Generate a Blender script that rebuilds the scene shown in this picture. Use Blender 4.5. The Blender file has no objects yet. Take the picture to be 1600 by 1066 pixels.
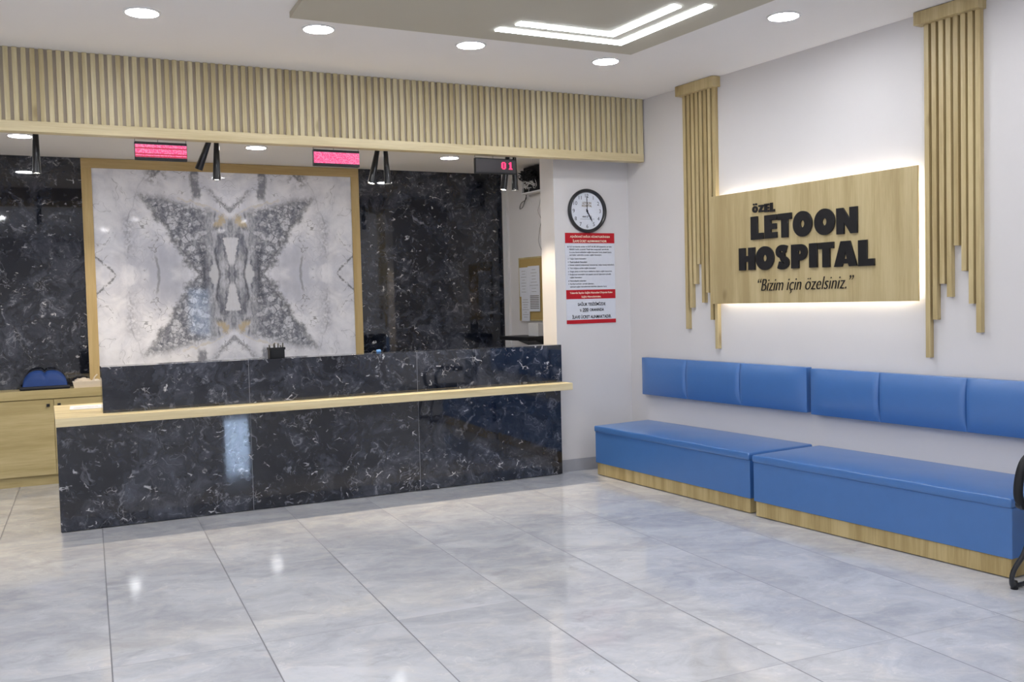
import bpy, bmesh, math, random
from mathutils import Matrix, Vector
random.seed(7)
S = bpy.context.scene
COL = S.collection
R = math.radians

# ------------------------------------------------------------------ camera
F, YAW, PITCH, ROLL = 1486.5, R(26.122), R(-2.4432), R(-1.4388)
fw = Vector((math.sin(YAW)*math.cos(PITCH), math.cos(YAW)*math.cos(PITCH), math.sin(PITCH)))
rt = Vector((math.cos(YAW), -math.sin(YAW), 0)); up = rt.cross(fw)
rt2 = rt*math.cos(ROLL)+up*math.sin(ROLL); up2 = up*math.cos(ROLL)-rt*math.sin(ROLL)
cd = bpy.data.cameras.new('camera'); cam = bpy.data.objects.new('camera', cd); COL.objects.link(cam)
M = Matrix((rt2, up2, -fw)).transposed().to_4x4(); M.translation = (-5.0993, -7.6646, 1.62)
cam.matrix_world = M
cd.sensor_width = 36; cd.lens = F/1600*36; cd.clip_start = .05; cd.clip_end = 60
S.camera = cam

# ------------------------------------------------------------------ world, exposure
w = bpy.data.worlds.new('world'); S.world = w; w.use_nodes = True
w.node_tree.nodes['Background'].inputs[0].default_value = (.60, .74, 1, 1)
w.node_tree.nodes['Background'].inputs[1].default_value = 15.0
S.view_settings.view_transform = 'Standard'; S.view_settings.look = 'None'
S.view_settings.gamma = 1; S.view_settings.use_curve_mapping = False
S.view_settings.exposure = 0.28
LAMP = 80.0
HALL = 270.0         # radiance of unseen hall downlights, raised as fill for surfaces facing the viewpoint
STRIP = 16.0         # radiance of the ceiling led lines
GLOW = 24.0          # radiance of the led strip behind the sign
SPOT = 60.0          # watts of the pendant spots

# ------------------------------------------------------------------ node helpers
def lin(c):
    return tuple(((v/255)/12.92 if v/255 <= .04045 else ((v/255+.055)/1.055)**2.4) for v in c)+(1,)
class T:
    def __init__(s, name, rough=.5, spec=.5, metal=0, coat=0):
        s.m = bpy.data.materials.new(name); s.m.use_nodes = True; s.t = s.m.node_tree
        s.b = s.t.nodes['Principled BSDF']
        s.b.inputs['Roughness'].default_value = rough; s.b.inputs['Specular IOR Level'].default_value = spec
        s.b.inputs['Metallic'].default_value = metal; s.b.inputs['Coat Weight'].default_value = coat
        s.b.inputs['Coat Roughness'].default_value = .22 if name.startswith('blue') else .02
    def n(s, kind, **kw):
        n = s.t.nodes.new(kind)
        for k, v in kw.items(): setattr(n, k, v)
        return n
    def link(s, a, b): s.t.links.new(a.o if isinstance(a, V) else a, b)
    def put(s, sock, v):
        if isinstance(v, V): s.t.links.new(v.o, sock)
        elif hasattr(v, 'is_output'): s.t.links.new(v, sock)
        else: sock.default_value = v
    def obj(s): return V(s, s.n('ShaderNodeTexCoord').outputs['Object'])
    def xyz(s, v=None):
        x = s.n('ShaderNodeSeparateXYZ'); s.put(x.inputs[0], v or s.obj())
        return [V(s, o) for o in x.outputs]
    def comb(s, x, y, z):
        c = s.n('ShaderNodeCombineXYZ')
        for i, q in enumerate((x, y, z)): s.put(c.inputs[i], q)
        return V(s, c.outputs[0])
    def noise(s, vec, scale, detail=4, rough=.55, dist=0, col=False):
        n = s.n('ShaderNodeTexNoise'); s.put(n.inputs['Vector'], vec); n.inputs['Scale'].default_value = scale
        n.inputs['Detail'].default_value = detail; n.inputs['Roughness'].default_value = rough; n.inputs['Distortion'].default_value = dist
        return V(s, n.outputs['Color' if col else 'Fac'])
    def vor(s, vec, scale, feature='F1', out='Distance', rand=1):
        n = s.n('ShaderNodeTexVoronoi', feature=feature); s.put(n.inputs['Vector'], vec); n.inputs['Scale'].default_value = scale
        n.inputs['Randomness'].default_value = rand
        return V(s, n.outputs[out])
    def mapr(s, vec, scale, loc=(0, 0, 0), rot=(0, 0, 0)):
        n = s.n('ShaderNodeMapping'); s.put(n.inputs[0], vec); n.inputs['Scale'].default_value = scale
        n.inputs['Location'].default_value = loc; n.inputs['Rotation'].default_value = rot
        return V(s, n.outputs[0])
    def warp(s, vec, scale, amt, detail=3):
        n = s.noise(vec, scale, detail, col=True)
        a = s.n('ShaderNodeVectorMath', operation='SUBTRACT'); s.put(a.inputs[0], n); a.inputs[1].default_value = (.5, .5, .5)
        b = s.n('ShaderNodeVectorMath', operation='MULTIPLY_ADD'); s.put(b.inputs[0], a.outputs[0]); b.inputs[1].default_value = (amt,)*3; s.put(b.inputs[2], vec)
        return V(s, b.outputs[0])
    def mix(s, f, a, b):
        n = s.n('ShaderNodeMix', data_type='RGBA'); s.put(n.inputs[0], f)
        s.put(n.inputs[6], a); s.put(n.inputs[7], b)
        return V(s, n.outputs[2])
    def step(s, v, a, b):           # smooth 0..1 between a and b
        n = s.n('ShaderNodeMapRange', interpolation_type='SMOOTHSTEP'); s.put(n.inputs[0], v)
        s.put(n.inputs[1], a); s.put(n.inputs[2], b)
        return V(s, n.outputs[0])
    def color(s, v): s.put(s.b.inputs['Base Color'], v); return s
    def bump(s, v, strength=.2, dist=.01):
        n = s.n('ShaderNodeBump'); n.inputs['Strength'].default_value = strength; n.inputs['Distance'].default_value = dist
        s.put(n.inputs['Height'], v); s.t.links.new(n.outputs[0], s.b.inputs['Normal']); return s
class V:
    def __init__(s, t, o): s.t = t; s.o = o
    def op(s, k, *a, rev=False):
        n = s.t.n('ShaderNodeMath', operation=k)
        args = (a[0], s) if rev else (s,)+a
        for i, q in enumerate(args): s.t.put(n.inputs[i], q)
        return V(s.t, n.outputs[0])
    def __add__(s, q): return s.op('ADD', q)
    __radd__ = __add__
    def __mul__(s, q): return s.op('MULTIPLY', q)
    __rmul__ = __mul__
    def __sub__(s, q): return s.op('SUBTRACT', q)
    def __rsub__(s, q): return s.op('SUBTRACT', q, rev=True)
    def __truediv__(s, q): return s.op('DIVIDE', q)
    def abs(s): return s.op('ABSOLUTE')
    def min(s, q): return s.op('MINIMUM', q)
    def max(s, q): return s.op('MAXIMUM', q)
    def pow(s, q): return s.op('POWER', q)
    def fract(s): return s.op('FRACT')
    def floor(s): return s.op('FLOOR')
    def lt(s, q): return s.op('LESS_THAN', q)
    def gt(s, q): return s.op('GREATER_THAN', q)
    def sat(s): return s.op('ADD', 0.0).clampit()
    def clampit(s):
        n = s.t.n('ShaderNodeClamp'); s.t.put(n.inputs[0], s); return V(s.t, n.outputs[0])

def plain(name, c, rough=.5, spec=.5, metal=0, coat=0, var=.04, scale=30, bump=0):
    t = T(name, rough, spec, metal, coat); n = t.noise(t.obj(), scale, 3)
    a = lin(c); lo = tuple(x*(1-var) for x in a[:3])+(1,); hi = tuple(min(1, x*(1+var)) for x in a[:3])+(1,)
    t.color(t.mix(n, lo, hi))
    if bump: t.bump(t.noise(t.obj(), scale*6, 4), bump, .002)
    return t.m
def emit(name, c, s):
    t = T(name); t.color((0, 0, 0, 1)); t.b.inputs['Emission Color'].default_value = lin(c); t.b.inputs['Emission Strength'].default_value = s
    t.b.inputs['Specular IOR Level'].default_value = 0
    return t.m
def wood(name, axis, tint=(196, 178, 138), dark=(158, 136, 96), rough=.42):
    t = T(name, rough, .35); o = t.obj()
    rnd = t.n('ShaderNodeObjectInfo').outputs['Random']
    sc = [9, 9, 9]; sc[axis] = .55
    off = t.comb(V(t, rnd)*7.3, V(t, rnd)*3.1, V(t, rnd)*5.7)
    add = t.n('ShaderNodeVectorMath', operation='ADD'); t.put(add.inputs[0], o); t.put(add.inputs[1], off)
    p = t.mapr(add.outputs[0], sc)
    broad = t.noise(t.warp(p, .6, .5), .9, 5, .6)
    sc2 = [120, 120, 120]; sc2[axis] = 5
    fine = t.noise(t.mapr(add.outputs[0], sc2), 1, 4, .6)
    v = (broad*.75+fine*.25)
    c = t.mix(t.step(v, .36, .64), lin(dark), lin(tint))
    sc3 = [1, 1, 1]; sc3[axis] = .45
    k = t.vor(t.warp(t.mapr(add.outputs[0], sc3), 5, .05), 3.1)
    knot = 1-t.step(k, .02, .11)
    c = t.mix(knot*.45, c, lin((112, 92, 58)))
    t.color(c); t.bump(fine, .05, .002)
    return t.m
def black_marble(name, plane):
    # polished black marble: grey clouds, thin wisps and clustered short white flecks
    t = T(name, .03, .8); o = t.obj(); p = t.warp(o, 2.0, .5)
    cl = t.noise(p, 1.9, 8, .64, 1.3)
    cl2 = t.noise(t.warp(o, 4, .4), 5, 6, .6, 1.6)
    cloud = t.step(cl, .38, .66)*(t.step(cl2, .34, .72)*.85+.15)
    c = t.mix(cloud, lin((18, 22, 33)), lin((76, 81, 94)))
    wl = t.noise(t.warp(o, 4, .35), 3.4, 4, .55, 1.4)
    w1 = (1-t.step((wl-.5).abs(), .0, .03))*t.step(cl2, .48, .66)
    c = t.mix(w1*.7, c, lin((132, 134, 144)))
    w2l = t.noise(t.warp(o, 9, .12), 7, 3, .5, 1.0)
    w2 = (1-t.step((w2l-.5).abs(), .0, .009))*t.step(t.noise(o, 5, 2), .5, .62)
    c = t.mix(w2*.6, c, lin((136, 138, 147)))
    q2 = t.warp(t.mapr(o, (1.0, 1.0, 1.5), (3, 5, 7), (.4, .7, .6)), 9, .10)
    e = t.vor(q2, 8, 'DISTANCE_TO_EDGE')
    gate = t.step(t.noise(o, 3.0, 2), .40, .56)
    g2 = t.step(t.noise(t.mapr(o, (1, 1, 1), (2, 8, 1)), 13, 2, .5), .585, .645)
    v2 = (1-t.step(e, .006, .055))*g2*gate
    c = t.mix((v2*.85).clampit(), c, lin((205, 205, 210)))
    e3 = t.vor(t.warp(o, 20, .05), 24, 'DISTANCE_TO_EDGE')
    v3 = (1-t.step(e3, .01, .07))*t.step(t.noise(t.mapr(o, (1, 1, 1), (9, 2, 4)), 9, 2), .63, .70)*gate
    c = t.mix((v3*.6).clampit(), c, lin((170, 169, 172)))
    t.color(c)
    return t.m
def white_marble(name, hw, hh):
    # book-matched grey and white marble, mirrored about its centre both ways (object origin = centre)
    t = T(name, .04, .13); x, y, z = t.xyz()
    u = x.abs()/hw; v = z.abs()/hh
    s = t.comb(x.abs(), 0.0, z.abs())
    n1 = t.noise(s, 3.2, 5, .6); n2 = t.noise(s, 10, 5, .65); n3 = t.noise(s, 30, 4, .6); n0 = t.noise(s, 1.6, 3, .5)
    wob = (n1-.5)*.16+(n2-.5)*.16+(n3-.5)*.09
    uo = v*.55+.285+wob
    wt = u*.5+.57-u*u*.25+wob*.7
    inw = t.step(uo-u, -.02, .07)*t.step(wt-v, -.02, .06)
    soft = t.noise(t.warp(s, 1.5, .6), 2.2, 6, .62, .5)
    base = t.mix(t.step(soft, .38, .68), lin((243, 244, 252)), lin((206, 209, 223)))
    base = t.mix(t.step(u, .8, .7)*0+t.step(n1, .45, .75)*.35, base, lin((170, 173, 187)))
    arcc = u-(.765-(v-.35)*(v-.35)*.42+(n1-.5)*.10)
    a1 = (1-t.step(arcc.abs(), .0, .006))*.45*t.step(n2, .44, .54)+t.step(arcc, -.09, .0)*(1-t.step(arcc, .0, .05))*.85*t.step(n3+n2*.5, .62, .85)*t.step(v, .12, .3)*(1-t.step(v, .45, .75))
    base = t.mix((a1*.6).clampit(), base, lin((140, 143, 158)))
    dl = (v-(u-.86)*1.35-(n2-.5)*.10-(n3-.5)*.04).abs()
    d1 = (1-t.step(dl, .002, .022))*t.step(u, .83, .87)*t.step(n3, .38, .55)
    base = t.mix(d1*.8, base, lin((88, 90, 100)))
    arc2 = (u-.555+v*.0-(v*v)*.5-(n2-.5)*.05).abs()
    base = t.mix(((1-t.step(arc2, .002, .016))*(1-t.step(v, .14, .22)))*.55, base, lin((118, 121, 134)))
    for sc, wd, am in ((1.6, .004, .6), (2.3, .004, .5)):
        hv = t.noise(t.warp(s, 3, .4), sc, 3, .5, 1.2)
        h = (1-t.step((hv-.52).abs(), .0005, wd))*t.step(t.noise(s, 5, 2), .42, .56)
        base = t.mix(h*am, base, lin((92, 94, 106)))
    # brecciated dark wings
    cell = t.vor(t.warp(s, 12, .08), 20, 'DISTANCE_TO_EDGE')
    blob = t.vor(t.warp(s, 9, .06), 13, 'F1')
    mott = t.step(n3*.45+n2*.35+n1*.2, .40, .62)
    wing = t.mix(mott, lin((116, 119, 131)), lin((190, 192, 203)))
    wing = t.mix((1-t.step(blob, .16, .42))*t.step(n2, .38, .54)*.9, wing, lin((218, 220, 228)))
    wv = t.warp(s, 14, .05); cc = t.vor(wv, 17, 'F1', 'Color'); ce = t.vor(wv, 17, 'DISTANCE_TO_EDGE'); rc = t.xyz(cc)[0]
    light = t.step(rc, .52, .6)*t.step(ce, .03, .12)*t.step(n2, .40, .52)
    wing = t.mix(light*.85, wing, lin((216, 218, 227)))
    wing = t.mix((1-t.step(ce, .0, .035))*t.step(rc, .5, .56)*.5, wing, lin((84, 86, 98)))
    fine = (1-t.step(cell, .0, .05))*t.step(n2, .38, .56)
    wing = t.mix(fine*.55, wing, lin((82, 84, 96)))
    edge = (1-t.step((uo-u-.035).abs(), .0, .055))*(1-t.step(v, .55, .85))
    wing = t.mix(edge*.85*t.step(n3+n2, .75, 1.05), wing, lin((58, 60, 71)))
    # streaky pale spine
    st = t.noise(t.mapr(t.warp(s, 8, .06), (9, 1, 2.2)), 2.2, 5, .65, .5)
    spine = 1-t.step(u+(n1-.5)*.2+(n2-.5)*.2, .12, .26)
    wing = t.mix(spine*.75, wing, t.mix(t.step(st, .38, .62), lin((112, 115, 128)), lin((206, 208, 217))))
    hg = (1-t.step((u-.21-v*.05+(n2-.5)*.14).abs(), .0, .06))*(1-t.step(v, .15, .5))
    wing = t.mix(hg*.8*t.step(n3, .36, .56), wing, lin((70, 72, 83)))
    # pale ovals left and right of the centre
    oval = (1-t.step(((u-.135+(n2-.5)*.08)*22).pow(2)+((v+(n3-.5)*.08)*9).pow(2), .5, 1.0))
    wing = t.mix(oval*.9, wing, lin((214, 216, 222)))
    ring = (1-t.step((u-.10-v*v*.5+(n2-.5)*.05).abs(), .002, .014))*(1-t.step(v, .2, .34))
    wing = t.mix(ring*.6, wing, lin((78, 80, 92)))
    sp = 1-t.step(u-v*.15+(n3-.5)*.07+(n2-.5)*.05, .0, .014)
    sp = sp*t.step(v, .06, .12)*(1-t.step(v+(n3-.5)*.04, .35, .375))
    wing = t.mix(sp*.85, wing, lin((232, 233, 240)))
    gold = (1-t.step((u-(.66-v)*.45-.012+(n3-.5)*.12+(n2-.5)*.06).abs(), .015, .05))*t.step(v, .44, .5)*(1-t.step(v+(n2-.5)*.1, .62, .68))
    wing = t.mix(gold*.8, wing, lin((204, 186, 150)))
    c = t.mix(inw, base, wing)
    vv = (1-t.step((wt-v+.005).abs(), .002, .012))*(1-t.step(u, .36, .42))*t.step(u, .06, .1)
    c = t.mix(vv*.85, c, lin((220, 216, 212)))
    top = t.step(v+(n2-.5)*.1, .7, .78)*(1-t.step((u-.265+(n1-.5)*.14+(n3-.5)*.05).abs(), .02, .05))
    c = t.mix(top*.8*t.step(n2, .3, .5), c, lin((108, 111, 124)))
    vee = (1-t.step((v-.64-u*1.1-(n2-.5)*.2).abs(), .0, .05))*(1-t.step(u, .12, .2))*v.gt(.58)
    c = t.mix(vee*.7*t.step(n3, .36, .54), c, lin((112, 114, 128)))
    sm = t.step(v+(n3-.5)*.08, .84, .92)*(1-t.step((u-.56+(n2-.5)*.2).abs(), .02, .12))*t.step(n2, .44, .58)
    c = t.mix(sm*.75, c, lin((98, 100, 110)))
    t.color(c)
    return t.m
def floor_tiles(name):
    t = T(name, .07, .5); x, y, z = t.xyz(); a = R(-2.1362); ca, sa = math.cos(a), math.sin(a)
    X = x*ca+y*sa; Y = y*ca-x*sa
    gx = (X+4.7732)/.6744; gy = (Y+1.854)/1.3569
    fx = gx.fract(); fy = gy.fract()
    dx = (fx.min(1-fx))*.6744; dy = (fy.min(1-fy))*1.3569
    ix = gx.floor(); iy = gy.floor()
    wn = t.n('ShaderNodeTexWhiteNoise', noise_dimensions='2D'); t.put(wn.inputs[0], t.comb(ix, iy, 0.0))
    r = V(t, wn.outputs['Value'])
    p = t.comb(x*.9+y*.25+r*13, y*1.1+r*7, r*5)
    n1 = t.noise(t.warp(p, 1.6, .6), 2.1, 8, .68, .5)
    n2 = t.noise(t.warp(p, 4, .3), 6, 8, .72, .4)
    c = t.mix(t.step(n1, .3, .7), lin((172, 174, 181)), lin((200, 202, 208)))
    c = t.mix(t.step(n2, .45, .75)*.55, c, lin((212, 207, 203)))
    c = t.mix(t.step(n2, .52, .3)*0+(1-t.step(n2, .28, .46))*.5, c, lin((162, 160, 162)))
    vn = t.noise(t.warp(p, 4, .3), 2.6, 4, .5, .8)
    c = t.mix((1-t.step((vn-.5).abs(), .002, .012))*.35*t.step(n1, .45, .6), c, lin((224, 221, 218)))
    g = t.step(dx.min(dy*1.6), .0035, .0015)
    gm = 1-t.step(dx, .002, .0045); gn = (1-t.step(dy, .0012, .0036))*.8
    g = gm.max(gn)
    c = t.mix(g*.85, c, lin((96, 96, 104)))
    t.color(c)
    t.put(t.b.inputs['Roughness'], g*.5+.075+(n2-.5)*.02)
    return t.m

M_wall = plain('wall_paint', (216, 213, 213), .75, .25, var=.015, scale=3, bump=.02)
M_ceil = plain('ceiling_paint', (236, 233, 231), .85, .2, var=.01, scale=3)
M_drop = plain('dropped_ceiling_taupe_paint', (190, 184, 168), .7, .25, var=.02, scale=4)
M_floor = floor_tiles('polished_floor_tile')
M_base = plain('skirting_tile', (165, 166, 172), .2, .5, var=.08, scale=6)
M_bm = black_marble('black_marble', 0)
M_wx = wood('oak_horizontal', 0, (226, 212, 174), (200, 183, 142)); M_wz = wood('oak_vertical', 2); M_wy = wood('oak_along_wall', 1)
M_slat = wood('pale_oak_slats', 2, (218, 206, 168), (190, 174, 132))
M_slatback = plain('slat_backing_grey_beige', (186, 175, 160), .7, .2, var=.03, scale=8)
M_wf = wood('ochre_oak_frame', 2, (206, 182, 132), (186, 160, 108))
M_wfx = wood('ochre_oak_frame_horizontal', 0, (202, 178, 130), (180, 154, 104))
M_wsign = wood('sign_board_oak', 2, (196, 179, 137), (170, 151, 109), .45)
M_wbar = wood('wall_bar_oak', 2, (202, 184, 140), (172, 152, 108))
M_wplinth = wood('bench_plinth_oak', 2, (200, 180, 132), (166, 144, 96))
M_wcab = wood('cabinet_oak', 0, (200, 185, 140), (172, 156, 110))
M_lamp = emit('downlight_diffuser', (252, 253, 255), LAMP)
M_hall = emit('hall_fill_diffuser', (252, 253, 255), HALL)
M_strip = emit('led_line', (235, 244, 255), STRIP)
M_glow = emit('led_strip_neutral', (255, 250, 240), GLOW)
M_bulb = emit('spot_bulb', (255, 246, 228), 30)
M_rim = plain('white_lamp_rim', (225, 225, 226), .4)
M_black = plain('satin_black_metal', (26, 28, 34), .28, .5, coat=.3)
M_blackm = plain('matt_black_plastic', (22, 23, 27), .5, .4)
M_letter = plain('black_acrylic_letter', (20, 20, 24), .35, .5)
M_blue = plain('blue_leatherette', (66, 114, 178), .36, .7, coat=.35, var=.05, scale=12, bump=.12)
M_wire = plain('grey_wire', (120, 118, 116), .4)
M_paper = plain('white_paper', (216, 219, 228), .8, .2, var=.01)
M_red = plain('red_print', (186, 26, 40), .5, .3, var=.03)
M_white = plain('white_plastic', (222, 222, 224), .4)
M_ink = plain('black_print', (28, 30, 40), .6, .2)
M_creamink = plain('cream_print', (240, 226, 205), .6, .2)
M_cork = plain('cork', (178, 152, 98), .9, .1, var=.2, scale=160)
M_cream = plain('cream_plastic', (228, 216, 198), .45)
M_cloth = plain('cream_cloth', (226, 212, 192), .8, .2, var=.08, scale=40)
M_bagblue = plain('blue_fabric', (36, 66, 128), .55, .3, var=.15, scale=20, bump=.15)
M_bagblack = plain('dark_navy_trim', (20, 24, 36), .6)
M_brownink = plain('brown_print', (120, 92, 48), .6, .2)
M_seam = plain('light_slab_joint', (132, 134, 142), .3)
M_glass = T('door_glass', 0.0, .5); M_glass.b.inputs['Transmission Weight'].default_value = 1; M_glass.color((.9, .96, 1, 1)); M_glass = M_glass.m

# ------------------------------------------------------------------ object helpers
AW = R(4.655)
MAIN = Matrix.Identity(4)
WALL = Matrix.Rotation(AW, 4, 'Z')            # frame of the right-hand wall: wall face at x=0, room at x<0
FR = MAIN
MATS = {}
def put(o, frame_bm):
    COL.objects.link(o)
def thing(name, label, cat, loc=(0, 0, 0), group=None, kind=None, rot=0):
    o = bpy.data.objects.new(name, None); COL.objects.link(o); o.empty_display_size = .1
    m = FR@Matrix.Translation(loc)@Matrix.Rotation(rot, 4, 'Z'); o.matrix_world = m; MATS[o.name] = m
    if label: o['label'] = label
    if cat: o['category'] = cat
    if group: o['group'] = group
    if kind: o['kind'] = kind
    return o
def mesh_obj(name, bm, mat, parent=None, origin=None, smooth=False, bevel=0, frame=None, segs=2):
    """bm is in the current frame; parent keeps it in place; origin for top-level meshes"""
    fr = FR if frame is None else frame
    bmesh.ops.recalc_face_normals(bm, faces=bm.faces)
    me = bpy.data.meshes.new(name)
    o = bpy.data.objects.new(name, me); COL.objects.link(o)
    if parent is not None:
        pm = MATS[parent.name]
        bm.transform(pm.inverted()@fr); o.parent = parent
        MATS[o.name] = pm
        if origin is not None:
            w0 = pm.inverted()@(fr@Vector(origin)); bm.transform(Matrix.Translation(-w0)); o.location = w0
            MATS[o.name] = pm@Matrix.Translation(w0)
    else:
        if origin is None:
            xs = [v.co for v in bm.verts]
            origin = Vector([(min(c[i] for c in xs)+max(c[i] for c in xs))/2 for i in range(3)]); origin.z = min(c.z for c in xs)
        bm.transform(Matrix.Translation(-Vector(origin))); o.matrix_world = fr@Matrix.Translation(origin); MATS[o.name] = fr@Matrix.Translation(origin)
    bm.to_mesh(me); bm.free(); me.materials.append(mat)
    if smooth:
        for p in me.polygons: p.use_smooth = True
        if name in ('upholstered_base', 'seat_cushion', 'pad', 'base_trim'):
            n = o.modifiers.new('normals', 'WEIGHTED_NORMAL'); n.weight = 80
    if bevel:
        b = o.modifiers.new('bevel', 'BEVEL'); b.width = bevel; b.segments = segs; b.limit_method = 'ANGLE'; b.angle_limit = R(40)
        for p in me.polygons: p.use_smooth = True
        n = o.modifiers.new('normals', 'WEIGHTED_NORMAL'); n.keep_sharp = True
    return o
def tag(o, label=None, cat=None, group=None, kind=None):
    if label: o['label'] = label
    if cat: o['category'] = cat
    if group: o['group'] = group
    if kind: o['kind'] = kind
    return o
def box(x0, x1, y0, y1, z0, z1, bm=None):
    bm = bm or bmesh.new()
    r = bmesh.ops.create_cube(bm, size=1)
    for v in r['verts']:
        v.co = Vector(((x0+x1)/2+v.co.x*(x1-x0), (y0+y1)/2+v.co.y*(y1-y0), (z0+z1)/2+v.co.z*(z1-z0)))
    return bm
def prism(pts, z0, z1, bm=None):
    bm = bm or bmesh.new()
    a = [bm.verts.new((x, y, z0)) for x, y in pts]; b = [bm.verts.new((x, y, z1)) for x, y in pts]
    bm.faces.new(a[::-1]); bm.faces.new(b); n = len(pts)
    for i in range(n): bm.faces.new((a[i], a[(i+1) % n], b[(i+1) % n], b[i]))
    return bm
def cyl(p0, p1, r0, r1=None, seg=20, bm=None, caps=True):
    bm = bm or bmesh.new(); r1 = r0 if r1 is None else r1
    p0, p1 = Vector(p0), Vector(p1); d = p1-p0
    q = d.to_track_quat('Z', 'Y').to_matrix().to_4x4(); m = Matrix.Translation((p0+p1)/2)@q
    bmesh.ops.create_cone(bm, cap_ends=caps, segments=seg, radius1=r0, radius2=r1, depth=d.length, matrix=m)
    return bm
def lathe(prof, c, bm=None, seg=48, axis='Z'):
    bm = bm or bmesh.new(); rings = []
    for r, h in prof:
        ring = []
        for i in range(seg):
            a = 2*math.pi*i/seg
            if axis == 'Z': p = (c[0]+r*math.cos(a), c[1]+r*math.sin(a), c[2]+h)
            else: p = (c[0]+r*math.cos(a), c[1]-h, c[2]+r*math.sin(a))
            ring.append(bm.verts.new(p))
        rings.append(ring)
    for A, B in zip(rings, rings[1:]):
        for i in range(seg): bm.faces.new((A[i], A[(i+1) % seg], B[(i+1) % seg], B[i]))
    return bm
def tube(pts, r, bm=None, seg=8, sub=6):
    bm = bm or bmesh.new(); P = [Vector(p) for p in pts]; Q = []
    if len(P) > 2 and sub > 1:
        for i in range(len(P)-1):
            a, b, c, d = P[max(i-1, 0)], P[i], P[i+1], P[min(i+2, len(P)-1)]
            for k in range(sub):
                s = k/sub; Q.append(.5*((2*b)+(c-a)*s+(2*a-5*b+4*c-d)*s*s+(3*b-a-3*c+d)*s**3))
        Q.append(P[-1])
    else: Q = P
    rings = []; n = None
    for i, p in enumerate(Q):
        t = (Q[min(i+1, len(Q)-1)]-Q[max(i-1, 0)]).normalized()
        if n is None: n = t.orthogonal().normalized()
        n = (n-t*n.dot(t)).normalized(); b = t.cross(n)
        rr = r(i/(len(Q)-1)) if callable(r) else r
        rings.append([bm.verts.new(p+(n*math.cos(2*math.pi*j/seg)+b*math.sin(2*math.pi*j/seg))*rr) for j in range(seg)])
    for A, B in zip(rings, rings[1:]):
        for i in range(seg): bm.faces.new((A[i], A[(i+1) % seg], B[(i+1) % seg], B[i]))
    bm.faces.new(rings[0]); bm.faces.new(rings[-1])
    return bm
def cushion(x0, x1, y0, y1, z0, z1, nx, ny, nz, fn, rnd=.012, rx=None):
    """subdivided box with rounded edges; fn(p, n) displaces"""
    bm = bmesh.new()
    def face(f, a, b):
        la, lb = PR[a], PR[b]
        g = [[bm.verts.new(f(i, j)) for j in lb] for i in la]
        for i in range(len(la)-1):
            for j in range(len(lb)-1): bm.faces.new((g[i][j], g[i+1][j], g[i+1][j+1], g[i][j+1]))
    L = lambda a, b, t: a+(b-a)*t
    def par(n, ln):
        e = rnd/ln
        if e > .2: return [i/n for i in range(n+1)]
        return [0, e*.15, e*.5]+[e+(1-2*e)*i/n for i in range(n+1)]+[1-e*.5, 1-e*.15, 1]
    PR = {'x': par(nx, (x1-x0) if abs(x1-x0) < .9 or rx is None else rx), 'y': par(ny, y1-y0), 'z': par(nz, z1-z0)}
    nx, ny, nz = 'x', 'y', 'z'
    face(lambda s, t: (x0, L(y0, y1, s), L(z0, z1, t)), ny, nz); face(lambda s, t: (x1, L(y0, y1, s), L(z0, z1, t)), ny, nz)
    face(lambda s, t: (L(x0, x1, s), y0, L(z0, z1, t)), nx, nz); face(lambda s, t: (L(x0, x1, s), y1, L(z0, z1, t)), nx, nz)
    face(lambda s, t: (L(x0, x1, s), L(y0, y1, t), z0), nx, ny); face(lambda s, t: (L(x0, x1, s), L(y0, y1, t), z1), nx, ny)
    bmesh.ops.remove_doubles(bm, verts=bm.verts, dist=1e-5)
    lo = Vector((x0, y0, z0)); hi = Vector((x1, y1, z1))
    for v in bm.verts:
        p = v.co.copy(); c = Vector([min(max(p[i], lo[i]+rnd), hi[i]-rnd) for i in range(3)])
        d = p-c
        if d.length > 1e-9:
            if sum(abs(q) > 1e-9 for q in d) > 1: d = d.normalized()*rnd
        v.co = c+d
    for v in bm.verts: v.co = Vector(fn(v.co.copy()))
    return bm
def text_bm(s, size=1.0, shear=0, offset=0, extrude=0, space=1, line=1, align='LEFT', res=3):
    c = bpy.data.curves.new('t', 'FONT'); c.body = s; c.size = size; c.shear = shear; c.offset = offset; c.extrude = extrude
    c.space_character = space; c.space_line = line; c.align_x = align; c.resolution_u = res
    o = bpy.data.objects.new('t', c); COL.objects.link(o)
    dg = bpy.context.evaluated_depsgraph_get(); me = bpy.data.meshes.new_from_object(o.evaluated_get(dg))
    bm = bmesh.new(); bm.from_mesh(me); bpy.data.objects.remove(o); bpy.data.curves.remove(c); bpy.data.meshes.remove(me)
    return bm
def bounds(bm):
    return [(min(v.co[i] for v in bm.verts), max(v.co[i] for v in bm.verts)) for i in range(3)]
BACK = Matrix(((1, 0, 0, 0), (0, 0, -1, 0), (0, 1, 0, 0), (0, 0, 0, 1)))      # text plane -> wall facing -y
SIDE = Matrix(((0, 0, -1, 0), (-1, 0, 0, 0), (0, 1, 0, 0), (0, 0, 0, 1)))     # text plane -> wall facing -x
def fit(bm, w0, w1, h0, h1, keep=False, anchor='c'):
    (a, b), (c, d), _ = bounds(bm)
    sx = (w1-w0)/(b-a); sy = (h1-h0)/(d-c)
    if keep: sx = sy = min(sx, sy)
    ox = (w0+w1)/2 if anchor == 'c' else w0+(b-a)*sx/2
    for v in bm.verts: v.co.x = ox+(v.co.x-(a+b)/2)*sx; v.co.y = h0+(v.co.y-c)*sy
    return bm
def back_text(bm, y, z=0): bm.transform(Matrix.Translation((0, y, 0))@BACK); return bm

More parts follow.
